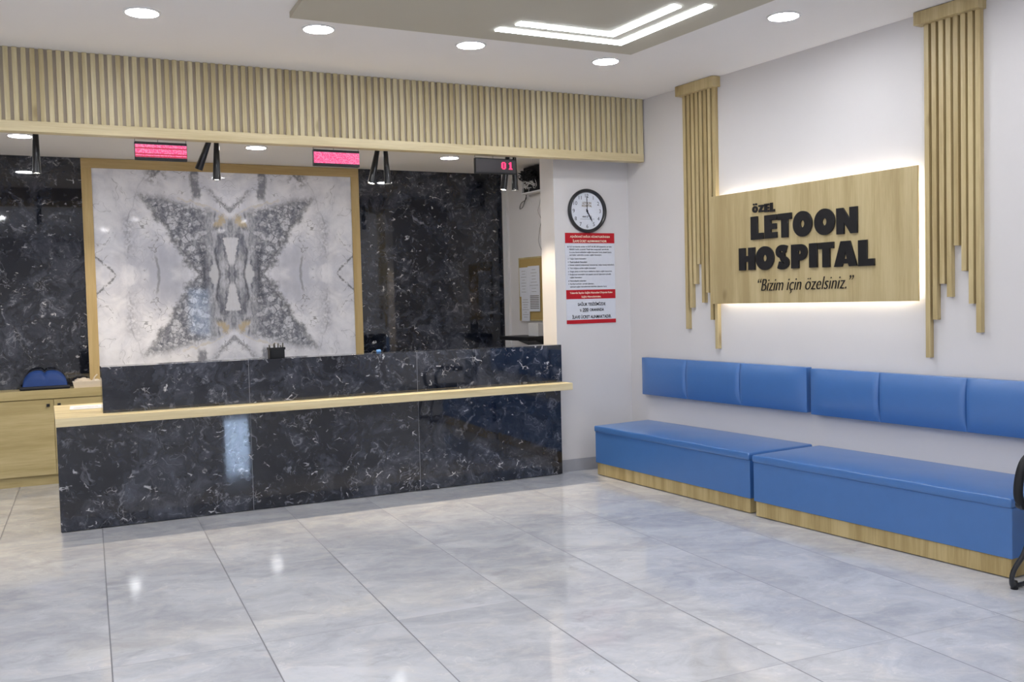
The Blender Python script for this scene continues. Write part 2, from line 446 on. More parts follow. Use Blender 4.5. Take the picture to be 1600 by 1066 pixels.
# ------------------------------------------------------------------ the setting
XL, YR, ZC, ZK, YK = -8.6, -14.0, 3.467, 3.105, 2.5
YB = -.169
tn = math.tan(AW); wx = lambda y: -tn*y
tag(mesh_obj('floor', prism([(XL-.2, YR-.2), (wx(YR-.2)+.2, YR-.2), (wx(YK+.2)+.2, YK+.2), (XL-.2, YK+.2)], -.12, 0), M_floor, origin=(0, 0, 0)), kind='structure')
tag(mesh_obj('ceiling', prism([(XL-.2, YR-.2), (wx(YR)+.2, YR-.2), (wx(YB)+.2, YB+.1), (XL-.2, YB+.1)], ZC, ZC+.12), M_ceil, origin=(0, 0, ZC)), kind='structure')
tag(mesh_obj('ceiling', prism([(XL-.2, YB+.1), (wx(YB)+.2, YB+.1), (wx(YK)+.2, YK+.2), (XL-.2, YK+.2)], ZK, ZK+.5), M_ceil, origin=(0, 1, ZK)), kind='structure')
tag(mesh_obj('wall_back', box(XL-.2, .3, YK, YK+.2, 0, ZK), M_bm, origin=(-3.36, YK, 0)), kind='structure')
FR = WALL
tag(mesh_obj('wall_right', box(0, .2, -14.6, 2.9, 0, 3.6), M_wall, origin=(0, 0, 0)), kind='structure')
tag(mesh_obj('baseboard_right', box(-.012, 0, -14, -4.2, 0, .11, box(-.012, 0, -.11, .10, 0, .11)), M_base), kind='structure')
tag(mesh_obj('trim_1', box(-.03, .0, 2.355, 2.44, .0, 3.1), M_white), kind='structure')
FR = MAIN
tag(mesh_obj('wall_left', box(XL-.2, XL, YR, YK, 0, 3.6), M_wall), kind='structure')
# rear wall with an entrance opening
bm = box(XL, -1.66, YR-.2, YR, 0, 3.6); box(-1.04, 1.6, YR-.2, YR, 0, 3.6, bm); box(-1.66, -1.04, YR-.2, YR, 2.2, 3.6, bm); box(-1.66, -1.04, YR-.2, YR, 0, .82, bm)
tag(mesh_obj('wall_rear', bm, M_wall), kind='structure')
d = thing('window_1', 'narrow window in the rear wall', None, (-1.35, YR-.1, .82), kind='structure')
bm = bmesh.new()
for x0, x1 in ((-1.66, -1.61), (-1.09, -1.04)): box(x0, x1, YR-.14, YR-.06, .82, 2.2, bm)
box(-1.66, -1.04, YR-.14, YR-.06, 2.15, 2.2, bm); box(-1.66, -1.04, YR-.14, YR-.06, .82, .87, bm); mesh_obj('window_frame', bm, M_black, d)
mesh_obj('glass_pane', box(-1.63, -1.07, YR-.105, YR-.095, .85, 2.17), M_glass, d)
# stub wall carrying the clock, its skirting
bm = prism([(-.825, .10), (wx(.1)+.05, .10), (wx(.36)+.05, .365), (-.825, .365)], 0, ZK)
tag(mesh_obj('wall_clock', bm, M_wall, origin=(-.4, .1, 0)), kind='structure')
tag(mesh_obj('baseboard_clock', box(-.837, -.022, .088, .10, 0, .11), M_base), kind='structure')
# side partition at far left of reception (outside the view)

# ------------------------------------------------------------------ dropped ceiling with led lines
dc = thing('dropped_ceiling_panel', 'taupe dropped ceiling panel with two bright L-shaped light lines', 'ceiling panel', (-2.4, -3.1, 3.43))
poly = [(-3.638, -1.626), (-1.09, -1.626), (-.86, -4.5), (-3.70, -4.5)]
mesh_obj('panel', prism(poly, 3.43, ZC), M_drop, dc)
def ell(x0, y1, x1, yb, wd, cut):
    # mitred corner at (x1, y1) outer; runs left to x0 and toward the viewer to yb
    sl = .055
    return [(x0, y1), (x1, y1), (x1+sl*(y1-yb), yb), (x1+sl*(y1-yb)-wd, yb-cut), (x1-wd, y1-wd), (x0+.005, y1-wd)]
mesh_obj('light_line', prism(ell(-2.316, -1.850, -1.318, -2.815, .07, .02), 3.422, 3.4301), M_strip, dc)
mesh_obj('light_line', prism(ell(-2.246, -2.018, -1.49, -2.742, .07, .02), 3.422, 3.4301), M_strip, dc)

# ------------------------------------------------------------------ recessed downlights
def downlight(x, y, z, label, group=None, r=.098, mat=None):
    t = thing('recessed_downlight', label, 'downlight', (x, y, z), group)
    mesh_obj('rim', lathe([(r, 0), (r+.014, 0), (r+.012, -.008), (r, -.008), (r, 0)], (x, y, z)), M_rim, t)
    mesh_obj('diffuser', lathe([(.0001, -.004), (r, -.004), (r, 0), (.0001, 0)], (x, y, z)), mat or M_lamp, t)
    return t
FL = [(-4.477, -1.293, 'round recessed downlight at the upper left, the leftmost on the front ceiling'),
      (-3.376, -1.331, 'round recessed downlight below the front left corner of the taupe ceiling panel'),
      (-2.264, -1.329, 'round recessed downlight below the middle of the taupe panel edge'),
      (-1.089, -1.27, 'round recessed downlight below the front right corner of the taupe ceiling panel'),
      (-.60, -2.72, 'round recessed downlight right of the taupe panel beside the tall wall bars')]
for x, y, l in FL: downlight(x, y, ZC, l)
for x, y, l in [(-5.22, 1.36, 'round downlight behind the slatted header, the leftmost of three in the low rear ceiling'),
                (-3.265, 1.39, 'round downlight in the low rear ceiling between the two red lit displays'),
                (-1.29, 1.46, 'round downlight in the low rear ceiling left of the 01 display')]:
    downlight(x, y, ZK, l, r=.09)
G = 'recessed downlights over the waiting hall behind the viewpoint'
for x, y in [(-.5, -4.15), (-4.6, -2.8), (-4.6, -4.2), (-6.2, -1.3), (-7.6, -1.3), (-7.6, -3.4), (-6.2, -3.4), (-.55, -5.6), (-2.3, -5.5), (-4.0, -5.6),
             (-6.2, -5.6), (-7.8, -5.6), (-1.2, -8.2), (-3.4, -8.2), (-5.8, -8.2), (-7.6, -8.2), (-1.2, -11), (-3.8, -11), (-6.6, -11)]:
    downlight(x, y, ZC, 'round recessed downlight in the front ceiling over the waiting hall', G, mat=M_hall if y < -7 or (y < -5 and x < -3) else None)  # unseen lamps; the farther ones are boosted to fill camera-facing surfaces
for x in (-7.1,):
    downlight(x, 1.36, ZK, 'round downlight in the low rear ceiling over the far left of reception', 'rear ceiling downlights beyond the left edge', r=.09)

# ------------------------------------------------------------------ slatted header over the counter
h = thing('slatted_header', 'long pale oak slatted header above the reception opening', 'wood cladding', (-3, YB, 2.884))
mesh_obj('backing', box(XL, wx(YB+.05), YB+.02, YB+.09, 2.892, ZC), M_slatback, h)
bm = bmesh.new(); k = -60
while True:
    x = -5.284+k*.05554; k += 1
    if x < XL: continue
    if x > -.10: break
    box(x, x+.0315, YB, YB+.02, 2.957, ZC-.002, bm)
box(-.062, -.004, YB, YB+.02, 2.957, ZC, bm)
mesh_obj('slats', bm, M_slat, h)
mesh_obj('bottom_rail', box(XL, -.002, YB-.004, YB+.094, 2.884, 2.958), M_wx, h, bevel=.002)

# ------------------------------------------------------------------ reception counter
c = thing('reception_counter', 'long black marble reception counter with oak ledge', 'reception desk', (-2.9, .3, 0))
mesh_obj('lower_panel', box(-5.055, -.853, 0, .62, .005, .807), M_bm, c, bevel=.002)
mesh_obj('oak_ledge', box(-5.062, -.876, -.268, .80, .806, .868), M_wx, c, bevel=.003)
mesh_obj('upper_panel', box(-4.742, -.889, -.096, .13, .868, 1.206), M_bm, c, bevel=.002)
for x in (-3.666, -2.252): mesh_obj('slab_joint', box(x-.0016, x+.0016, -.0012, .01, .005, .806), M_seam, c)
for x in (-3.685, -2.289): mesh_obj('slab_joint', box(x-.0014, x+.0014, -.0972, .0, .869, 1.206), M_seam, c)

# ------------------------------------------------------------------ feature marble panel and frame on the back wall
CX, CZ = -3.335, 1.965
fp = thing('feature_marble_panel', 'framed grey and white book-matched marble panel behind the counter', 'wall panel', (CX, YK-.02, .9))
HW, HH = 1.298, 1.045
mesh_obj('marble_slab', box(CX-HW, CX+HW, YK-.012, YK, CZ-HH, CZ+HH), white_marble('book_matched_marble', HW, HH), fp, origin=(CX, YK, CZ))
for x0, x1 in ((-4.725, CX-HW), (CX+HW, -1.950)): mesh_obj('frame_side', box(x0, x1, YK-.025, YK, .9, CZ+HH), M_wf, fp)
mesh_obj('frame_top', box(-4.725, -1.950, YK-.025, YK, CZ+HH, 3.102), M_wfx, fp)

# ------------------------------------------------------------------ low oak cabinets along the back wall
def cabinet(x0, x1, xm, label):
    t = thing('base_cabinet', label, 'cabinet', ((x0+x1)/2, 2.36, 0), 'oak base cabinets along the back wall')
    mesh_obj('plinth', box(x0, x1, 2.25, 2.49, 0, .094), M_wcab, t)
    mesh_obj('carcass', box(x0, x1, 2.24, 2.498, .094, .81), M_wcab, t)
    for a, b, hx in ((x0+.002, xm-.002, xm-.048), (xm+.002, x1-.002, xm+.045)):
        dd = mesh_obj('door', box(a, b, 2.22, 2.239, .097, .803), M_wcab, t, bevel=.001)
        mesh_obj('knob', box(hx-.014, hx+.014, 2.196, 2.22, .735, .763), M_black, dd, bevel=.003)
    mesh_obj('top', box(x0, x1, 2.212, 2.498, .81, .893), M_wcab, t, bevel=.002)
    return t
cabinet(-5.85, -4.25, -5.054, 'low oak cabinet under the blue bag at the left edge')
cabinet(-7.45, -5.85, -6.65, 'low oak cabinet left of the one under the blue bag')
cabinet(-4.25, -2.65, -3.45, 'low oak cabinet behind the counter under the marble panel')

# blue bag
def bag():
    t = thing('blue_bag', 'blue fabric bag with dark trim on the oak cabinet at left', 'bag', (-5.12, 2.34, .893))
    bm = bmesh.new(); n = 40; m = 12; rows = []
    for j in range(m+1):
        a = math.pi*j/m; y = 2.34-.085*math.cos(a); wy = math.sin(a)**.5
        row = []
        for i in range(n+1):
            s = i/n; x = -5.315+.39*s
            hh = .185*min(1, (s*(1-s)*4)**.38)*(1-.13*math.exp(-((s-.5)/.035)**2))*(1+.06*math.sin(s*9))
            row.append(bm.verts.new((x, y, .895+hh*wy)))
        rows.append(row)
    for A, B in zip(rows, rows[1:]):
        for i in range(n): bm.faces.new((A[i], A[i+1], B[i+1], B[i]))
    bm.faces.new([r[0] for r in rows]); bm.faces.new([r[-1] for r in rows][::-1]); 
    mesh_obj('bag_body', bm, M_bagblue, t, smooth=True)
    mesh_obj('base_trim', cushion(-5.335, -4.905, 2.235, 2.43, .893, .928, 12, 4, 3, lambda p: p, .014), M_bagblack, t, smooth=True)
    pts = []
    for i in range(25):
        s = i/24; x = -5.30+.36*s
        hh = .187*min(1, (s*(1-s)*4+.02)**.38)*(1-.13*math.exp(-((s-.5)/.035)**2))*(1+.06*math.sin(s*9))
        pts.append((x, 2.345, .897+hh))
    mesh_obj('zip_trim', tube(pts, .007, sub=2), M_bagblack, t, smooth=True)
bag()
# cream basket with wrapped things
t = thing('cream_basket', 'small cream plastic basket beside the blue bag', 'basket', (-4.76, 2.32, .893))
bm = bmesh.new()
P = lambda k: [(-4.885+k, 2.25+k), (-4.625-k, 2.25+k), (-4.625-k, 2.41-k), (-4.885+k, 2.41-k)]
lo = [bm.verts.new((*p, .893)) for p in P(.012)]; hi = [bm.verts.new((*p, .95)) for p in P(0)]; hi2 = [bm.verts.new((*p, .95)) for p in P(.006)]; lo2 = [bm.verts.new((*p, .899)) for p in P(.02)]
for A, B in ((lo, hi), (hi, hi2), (hi2, lo2)):
    for i in range(4): bm.faces.new((A[i], A[(i+1) % 4], B[(i+1) % 4], B[i]))
bm.faces.new(lo); bm.faces.new(lo2)
mesh_obj('basket_body', bm, M_cream, t)
bm = bmesh.new(); bmesh.ops.create_icosphere(bm, subdivisions=3, radius=1)
for v in bm.verts:
    q = v.co; k = 1+.12*math.sin(q.x*9+q.y*5)+.08*math.sin(q.z*13+q.x*7)
    v.co = Vector((-4.80+q.x*.075*k, 2.32+q.y*.055*k, .945+q.z*.036*k))
tag(mesh_obj('folded_cloth', bm, M_cloth, smooth=True), 'crumpled cream cloth lying in the small cream basket', 'cloth')
bm = bmesh.new(); bmesh.ops.create_icosphere(bm, subdivisions=3, radius=1)
for v in bm.verts:
    q = v.co; k = 1+.1*math.sin(q.x*7+q.z*5)
    v.co = Vector((-4.685+q.x*.04*k, 2.32+q.y*.04*k, .94+q.z*.028*k))
tube([(-4.70, 2.31, .955), (-4.69, 2.3, .985), (-4.665, 2.3, 1.01)], .006, bm)
tag(mesh_obj('paper_bundle', bm, M_cream, smooth=True), 'small cream paper bundle at the right of the basket', 'bundle')
# paper strip on the ledge
t = mesh_obj('paper_sign', prism([(-4.955, .33), (-4.722, .305), (-4.70, .60), (-4.945, .63)], .8685, .872), M_paper)
tag(t, 'white paper strip with print lying on the left end of the oak ledge', 'paper')
mesh_obj('print_line', box(-4.93, -4.735, .40, .412, .8722, .8726), M_wire, t)
mesh_obj('print_line', box(-4.92, -4.75, .47, .482, .8722, .8726), M_wire, t)

# pen holder
t = thing('pen_holder', 'black pen holder standing on top of the marble counter', 'pen holder', (-3.44, .055, 1.206))
bm = bmesh.new(); X0, X1, Y0, Y1 = -3.492, -3.376, .01, .10
box(X0, X1, Y0, Y0+.004, 1.207, 1.285, bm); box(X0, X1, Y1-.004, Y1, 1.207, 1.285, bm); box(X0, X0+.004, Y0, Y1, 1.207, 1.285, bm); box(X1-.004, X1, Y0, Y1, 1.207, 1.285, bm); box(X0, X1, Y0, Y1, 1.206, 1.21, bm)
box(X0-.006, X1+.006, Y0-.005, Y0+.004, 1.272, 1.29, bm); box(X0-.006, X0+.004, Y0, Y1, 1.272, 1.29, bm); box(X1-.004, X1+.006, Y0, Y1, 1.272, 1.29, bm)
mesh_obj('holder', bm, M_blackm, t)
for i, (x, hh, lean) in enumerate([(-3.475, 1.312, -.012), (-3.455, 1.318, .006), (-3.44, 1.326, -.004), (-3.425, 1.322, .01), (-3.40, 1.305, .004), (-3.385, 1.325, .008)]):
    tag(mesh_obj('pen', cyl((x, .05+.006*(i % 3), 1.211), (x+lean, .06, hh), .006, .005, 10), M_blackm, smooth=True),
        ('dark pen standing in the black holder on the counter'), 'pen', 'pens in the black holder')
t = thing('desk_clip', 'tiny light blue clip on the counter right of the marble panel', 'clip', (-2.57, .06, 1.206))
mesh_obj('clip_body', cushion(-2.592, -2.552, .045, .075, 1.2062, 1.232, 4, 4, 4, lambda p: p, .008), plain('light_blue_plastic', (110, 165, 225), .3), t, smooth=True)
mesh_obj('cord', tube([(-2.592, .06, 1.215), (-2.62, .05, 1.222), (-2.635, .06, 1.208)], .003), M_wire, t)

# ------------------------------------------------------------------ pendant spot tubes
def pendant(top, bot, label, r0=.020, r1=.031, lit=True, aim=None, power=1, extend=True):
    top, bot = Vector(top), Vector(bot); d = (top-bot).normalized()
    full = bot+d*((2.985-bot.z)/d.z); rose = Vector((full.x, full.y, ZK))
    t = thing('pendant_spotlight', label, 'pendant lamp', tuple(rose), 'black tube spotlights hanging above the counter')
    cy = cyl(bot, full, r1, r0*.9, 24, caps=False)
    # closed top, open lit mouth
    bm = cy; bm2 = cyl(bot+d*.001, bot+d*.03, r1-.004, r1-.006, 24, caps=False, bm=bm)
    o = mesh_obj('shade', bm, M_black, t, smooth=True)
    mesh_obj('bulb' if lit else 'unlit_bulb', cyl(bot+d*.006, bot+d*.02, r1-.006, r1-.006, 20), M_bulb if lit else M_blackm, t)
    mesh_obj('shade_cap', cyl(full-d*.002, full+d*.004, r0*.9, r0*.8, 24), M_black, t)
    mesh_obj('stem', cyl(full, rose, .005, .005, 10), M_black, t)
    mesh_obj('ceiling_mount', cyl(rose-Vector((0, 0, .012)), rose, .019, .019, 24), M_black, t)
    if lit:
        l = bpy.data.lights.new('spot', 'SPOT'); l.energy = SPOT*power; l.color = (1, .84, .62); l.spot_size = R(74); l.spot_blend = .6; l.shadow_soft_size = .02
        lo = bpy.data.objects.new('spot_light', l); COL.objects.link(lo); lo.parent = t
        q = (-(aim or d)).normalized() if aim is None else Vector(aim).normalized()
        m = Matrix.Translation(bot-d*.012)@q.to_track_quat('-Z', 'Y').to_matrix().to_4x4()
        lo.matrix_local = MATS[t.name].inverted()@m
    return t
pendant((-5.102, .2, 2.93), (-5.107, .2, 2.642), 'single black tube spotlight hanging at the far left, mouth lit')
pendant((-3.869, .2, 2.949), (-3.95, .26, 2.724), 'left tube of the pair in front of the marble panel, tilted away and looking dark', aim=(-.5, .8, -.9), power=1.3)
pendant((-3.815, .2, 2.947), (-3.824, .2, 2.636), 'right tube of the pair in front of the marble panel, hanging straight')
pendant((-2.477, .2, 2.955), (-2.545, .2, 2.648), 'left tube of the splayed pair right of the marble panel', r1=.034)
pendant((-2.411, .2, 2.958), (-2.396, .2, 2.652), 'right tube of the splayed pair right of the marble panel')
pendant((-1.238, .2, 2.95), (-1.292, .2, 2.629), 'left tube of the pair behind the 01 display, leaning left')
pendant((-1.175, .2, 2.953), (-1.173, .2, 2.629), 'right tube of the pair behind the 01 display, hanging straight')
pendant((-6.40, .2, 2.93), (-6.41, .2, 2.642), 'black tube spotlight left of the frame over the reception passage')

# ------------------------------------------------------------------ led displays
def led_mat(name, rows):
    t = T(name, .3); x, y, z = t.xyz()
    # fine dot matrix (object origin at the display's lower left corner)
    fx = (x/.0062).fract(); fz = (z/.0062).fract()
    wn = t.n('ShaderNodeTexWhiteNoise', noise_dimensions='2D'); t.put(wn.inputs[0], t.comb((x/.0062).floor(), (z/.0062).floor(), 0.0))
    r = V(t, wn.outputs['Value'])
    c = t.mix(r.gt(.5), lin((255, 74, 134)), lin((255, 128, 174)))
    k = None
    for a in rows:
        q = 1-t.step((z-a).abs(), .003, .005); k = q if k is None else k.max(q)
    if k is not None: c = t.mix(k, c, lin((176, 22, 44)))
    t.color((.02, 0, 0, 1)); t.put(t.b.inputs['Emission Color'], c); t.b.inputs['Emission Strength'].default_value = .88
    return t.m
def display(x0, x1, z0, z1, label, rows=None, digits=False):
    y = -.095; t = thing('led_display', label, 'display', ((x0+x1)/2, y, z0))
    mesh_obj('housing', box(x0, x1, y-.02, y+.02, z0, z1), M_blackm, t, bevel=.004)
    for x in (x0+.004, (x0+x1)/2-.02, x1-.004): mesh_obj('hanger_wire', cyl((x, y, z1), (x, y, 2.8845), .0022, seg=6), M_wire, t)
    if not digits:
        mesh_obj('screen', box(x0+.003, x1-.003, y-.0225, y-.019, z0+.021, z1-.020), led_mat('led_matrix', rows), t, origin=(x0, y, z0))
    else:
        pat = {'0': ['01110', '11011', '11011', '11011', '11011', '11011', '01110'], '1': ['00110', '01110', '00110', '00110', '00110', '00110', '01111']}
        mesh_obj('screen', box(x0+.006, x1-.006, y-.0215, y-.019, z0+.012, z1-.01), plain('dark_red_filter', (46, 42, 46), .3), t)
        g = emit('lit_red_digit', (255, 70, 120), 1.25); s = .0092
        for ch, xx in (('0', x1-.147), ('1', x1-.085)):
            bm = bmesh.new()
            for i, row in enumerate(pat[ch]):
                for j, b in enumerate(row):
                    if b == '1': box(xx+j*s, xx+j*s+s*.96, y-.0235, y-.0214, z1-.028-(i+1)*s, z1-.028-i*s-.0003, bm)
            mesh_obj('digit', bm, g, t)
    return t
display(-4.452, -4.083, 2.727, 2.862, 'red lit dot matrix display with dark lines hanging above the left of the counter', rows=(.026, .045, .088))
display(-3.120, -2.740, 2.737, 2.867, 'solid red lit dot matrix display hanging above the middle of the counter', rows=())
display(-1.705, -1.312, 2.729, 2.861, 'dark display showing 01 in red hanging at the right of the opening', digits=True)

# ------------------------------------------------------------------ clock
t = thing('wall_clock', 'round black-rimmed wall clock reading five above the red notice', 'clock', (-.477, .09, 2.232))
cx, cz, y0 = -.477, 2.443, .098; RR = .208
mesh_obj('rim', lathe([(RR-.03, 0), (RR-.003, 0), (RR, .012), (RR-.006, .032), (RR-.02, .036), (RR-.034, .018), (RR-.034, .006)], (cx, y0, cz), seg=64, axis='Y'), M_black, t, smooth=True)
face = mesh_obj('clock_face', lathe([(.0001, .008), (RR-.03, .008), (RR-.03, .002), (.0001, .002)], (cx, y0, cz), axis='Y', seg=64), plain('clock_dial', (224, 228, 238), .3), t)
bm = bmesh.new()
for n in range(1, 13):
    a = R(90-30*n); q = text_bm(str(n), .05); (a0, a1), (b0, b1), _ = bounds(q)
    for v in q.verts: v.co.x += cx+.143*math.cos(a)-(a0+a1)/2; v.co.y += cz+.143*math.sin(a)-(b0+b1)/2
    me = bpy.data.meshes.new('x'); q.to_mesh(me); q.free(); bm.from_mesh(me); bpy.data.meshes.remove(me)
mesh_obj('numerals', back_text(bm, y0-.0088), M_ink, t)
bm = fit(text_bm('LETOON\nHOSPITAL', .03, offset=.0006, align='CENTER', line=.9), cx-.055, cx+.055, cz+.038, cz+.085)
mesh_obj('dial_print', back_text(bm, y0-.0088), M_brownink, t)
bm = fit(text_bm('444 07 42', .03, offset=.0006), cx-.052, cx+.05, cz-.064, cz-.044)
bm2 = bmesh.new(); box(cx-.07, cx+.08, -.0002, .0002, 0, 0, bm2); bm2.free()
back_text(bm, y0-.0088); box(cx-.075, cx+.08, y0-.0092, y0-.0086, cz-.077, cz-.075, bm)
mesh_obj('dial_print', bm, M_ink, t)
def hand(ang, ln, wd, name):
    a = R(90-ang); d = Vector((math.cos(a), 0, math.sin(a))); n = Vector((-d.z, 0, d.x)); c0 = Vector((cx, y0-.013, cz))
    bm = bmesh.new(); vs = []
    for yy in (0, -.0015):
        for s, k in ((-.18, -.6), (-.18, .6), (.75, 1), (1, .3), (1, -.3), (.75, -1)):
            p = c0+d*ln*s+n*wd*k+Vector((0, yy, 0)); vs.append(bm.verts.new(p))
    bm.faces.new(vs[:6]); bm.faces.new(vs[6:][::-1])
    for i in range(6): bm.faces.new((vs[i], vs[(i+1) % 6], vs[6+(i+1) % 6], vs[6+i]))
    mesh_obj(name, bm, M_ink, t)
hand(152, .112, .0055, 'hour_hand'); hand(359, .148, .0035, 'minute_hand')
mesh_obj('hub', cyl((cx, y0-.008, cz), (cx, y0-.018, cz), .008), M_ink, t)

# ------------------------------------------------------------------ notice
t = thing('wall_notice', 'red and white printed notice board under the wall clock', 'notice', (-.45, .095, 1.386))
x0, x1 = -.719, -.179; yf = .0935
mesh_obj('board', box(x0, x1, yf, .0995, 1.386, 2.236), M_paper, t)
bm = box(x0, x1, yf-.0012, yf, 2.141, 2.237); mesh_obj('header', bm, M_red, t)
mesh_obj('header', box(x0, x1, yf-.0012, yf, 1.617, 1.703), M_red, t)
mesh_obj('bottom_stripe', box(x0, x1, yf-.0012, yf, 1.385, 1.421), M_red, t)
def nt(s, a, b, z0, z1, mat, off=.0, anchor='c', name='lettering', yy=yf-.0016):
    bm = text_bm(s, .03, offset=off); fit(bm, a, b, z0, z1); mesh_obj(name, back_text(bm, yy), mat, t)
U = (x1-x0)/820.0; zz = lambda v: 2.237-(v-95)*(.534/(1045-95)); xx = lambda u: x0+(u-80)*U
nt('AŞAĞIDAKİ SAĞLIK HİZMETLERİNDEN', xx(160), xx(822), zz(182), zz(132), M_creamink, .0009)
nt('İLAVE ÜCRET ALINMAMAKTADIR', xx(205), xx(768), zz(250), zz(200), M_creamink, .0009)
body = [('1', 'Acil servislerde verilen ve SUT eki EK-2/B Listesinde yer alan', 328, 850), ('', '520.021 kodlu numaralı “Yeşil alan muayenesi” adı altında', 373, 800),
        ('', 'Kuruma fatura edilebilen sağlık hizmetleri hariç olmak üzere,', 420, 848), ('', 'acil haller nedeniyle sunulan sağlık hizmetleri,', 466, 680),
        ('2', 'Yoğun bakım hizmetleri', 528, 420), ('3', 'Yanık tedavisi hizmetleri', 581, 432), ('4', 'Kanser tedavisi (radyoterapi, kemoterapi, radyo izotop tedavileri)', 633, 885),
        ('5', 'Yeni doğana verilen sağlık hizmetleri', 686, 575), ('6', 'Organ doku ve kök hücre nakillerine ilişkin sağlık hizmetleri,', 740, 850),
        ('7', 'Doğumsal anomaliler için yapılan cerrahi işlemlere yönelik', 790, 832), ('', 'sağlık hizmetleri', 840, 342), ('8', 'Hemodiyaliz tedavileri', 898, 412),
        ('9', 'Kardiyovasküler cerrahi işlemler,', 948, 542), ('', 'işlemsel sağlık hizmetlerinde belirtilen işlemler hariç', 995, 755)]
for k, s, v, u1 in body:
    nt(s, xx(146), xx(u1), zz(v+15), zz(v-16), M_ink, .0004, name='text_line')
    if k: nt(k, xx(118), xx(130), zz(v+10), zz(v-12), M_ink, .0004, name='line_number')
zb = lambda v: 1.703-(v-130)*(.318/(970-130)); xb = lambda u: x0+(u-140)*(x1-x0)/1270.
nt('Yukarıda Sayılan Sağlık Hizmetleri Dışında Kalan', xb(232), xb(1330), zb(240), zb(175), M_creamink, .0007)
nt('Sağlık Hizmetlerinden,', xb(525), xb(1030), zb(338), zb(275), M_creamink, .0007)
nt('SAĞLIK TESİSİMİZDE', xb(425), xb(1140), zb(528), zb(430), M_ink, .0008)
nt('%', xb(475), xb(515), zb(672), zb(610), M_ink, .0003); nt('200', xb(550), xb(695), zb(668), zb(585), M_ink, .0008); nt('ORANINDA', xb(730), xb(1100), zb(668), zb(598), M_ink, .0008)
mesh_obj('underline', box(xb(545), xb(700), yf-.002, yf, zb(682), zb(676)), M_ink, t)
nt('İLAVE ÜCRET ALINMAKTADIR.', xb(280), xb(1290), zb(845), zb(740), M_ink, .0008)

# ------------------------------------------------------------------ things on the side wall behind the counter
FR = WALL
t = thing('cork_board', 'cork notice board with pinned papers on the wall behind the counter', 'notice board', (-.01, 1.8, 1.36))
mesh_obj('cork', box(-.014, -.001, 1.30, 2.12, 1.395, 2.095), M_cork, t, bevel=.002)
bm = box(-.02, -.001, 1.29, 2.13, 2.085, 2.102); box(-.02, -.001, 1.29, 2.13, 1.385, 1.40, bm); box(-.02, -.001, 2.117, 2.13, 1.39, 2.10, bm); box(-.02, -.001, 1.29, 1.303, 1.39, 2.10, bm)
mesh_obj('board_frame', bm, M_wcab, t)
for i, (a, b, z0, z1, l) in enumerate([(1.93, 2.112, 1.66, 1.99, 'upper left paper pinned to the cork board'), (1.68, 1.926, 1.66, 2.0, 'upper right paper pinned to the cork board'),
                         (1.90, 2.075, 1.38, 1.665, 'lower left paper on the cork board, hanging below its edge'), (1.68, 1.90, 1.49, 1.71, 'grey printed sheet at the lower right of the cork board')]):
    p = thing('pinned_paper', l, 'paper', (-.02, (a+b)/2, z0))
    dx = .0015*i
    mesh_obj('sheet', box(-.023-dx, -.0215-dx, a, b, z0, z1), M_paper, p)
    bm = bmesh.new()
    for k in range(8):
        zz_ = z1-.04-k*(z1-z0-.06)/8; ln = random.uniform(.3, .8)*(b-a)
        if i == 3: ln = (b-a)*.85
        box(-.0237-dx, -.0231-dx, (a+b)/2-ln/2, (a+b)/2+ln/2, zz_-(.010 if i == 3 else .004), zz_, bm)
    mesh_obj('print', bm, M_wire, p)
# wall shelf with printer tray and a white box
t = thing('wall_tray', 'black tray jutting from the wall below the cork board', 'tray', (-.1, 1.75, 1.16))
bm = prism([(-.34, 1.45), (-.001, 1.45), (-.001, 2.06), (-.34, 2.06)], 1.178, 1.222)
mesh_obj('tray_plate', bm, M_blackm, t, bevel=.006)
bm = bmesh.new(); vs = [bm.verts.new(p) for p in [(-.26, 1.5, 1.195), (-.001, 1.5, 1.195), (-.001, 1.5, 1.09), (-.26, 1.9, 1.195), (-.001, 1.9, 1.195), (-.001, 1.9, 1.09)]]
bm.faces.new(vs[:3]); bm.faces.new(vs[3:]); bm.faces.new((vs[0], vs[1], vs[4], vs[3])); bm.faces.new((vs[1], vs[2], vs[5], vs[4])); bm.faces.new((vs[0], vs[2], vs[5], vs[3]))
mesh_obj('tray_bracket', bm, M_blackm, t)
t = mesh_obj('white_box', box(-.16, -.06, 1.52, 1.725, 1.2225, 1.365), M_white, bevel=.004)
tag(t, 'small white box standing on the black wall tray', 'box')
# rack with cable tangle high on the wall
t = thing('cable_box', 'open white wall box stuffed with black cables near the ceiling', 'equipment box', (-.06, 1.65, 2.8))
bm = box(-.10, -.001, 1.46, 1.90, 2.80, 2.815); box(-.10, -.001, 1.885, 1.90, 2.80, 3.02, bm); box(-.012, -.001, 1.46, 1.90, 2.80, 3.02, bm); box(-.10, -.001, 1.46, 1.475, 2.80, 3.02, bm)
mesh_obj('box_shell', bm, M_white, t)
mesh_obj('equipment', box(-.085, -.013, 1.48, 1.87, 2.817, 3.09), M_blackm, t, bevel=.004)
bm = bmesh.new()
for k in range(26):
    p = [(-.10-random.random()*.05, 1.56+random.random()*.33, 2.93+random.random()*.12) for _ in range(5)]
    tube(p, .004, bm, seg=6, sub=5)
mesh_obj('black_cables', bm, M_blackm, t, smooth=True)
bm = bmesh.new()
for k in range(9):
    p = [(-.09-random.random()*.04, 1.58+random.random()*.30, 2.84+random.random()*.14) for _ in range(4)]
    tube(p, .003, bm, seg=6, sub=5)
tube([(-.09, 1.74, 2.86), (-.08, 1.78, 2.80), (-.03, 1.82, 2.73), (-.02, 1.86, 2.69)], .003, bm, seg=6)
mesh_obj('white_cables', bm, M_white, t, smooth=True)
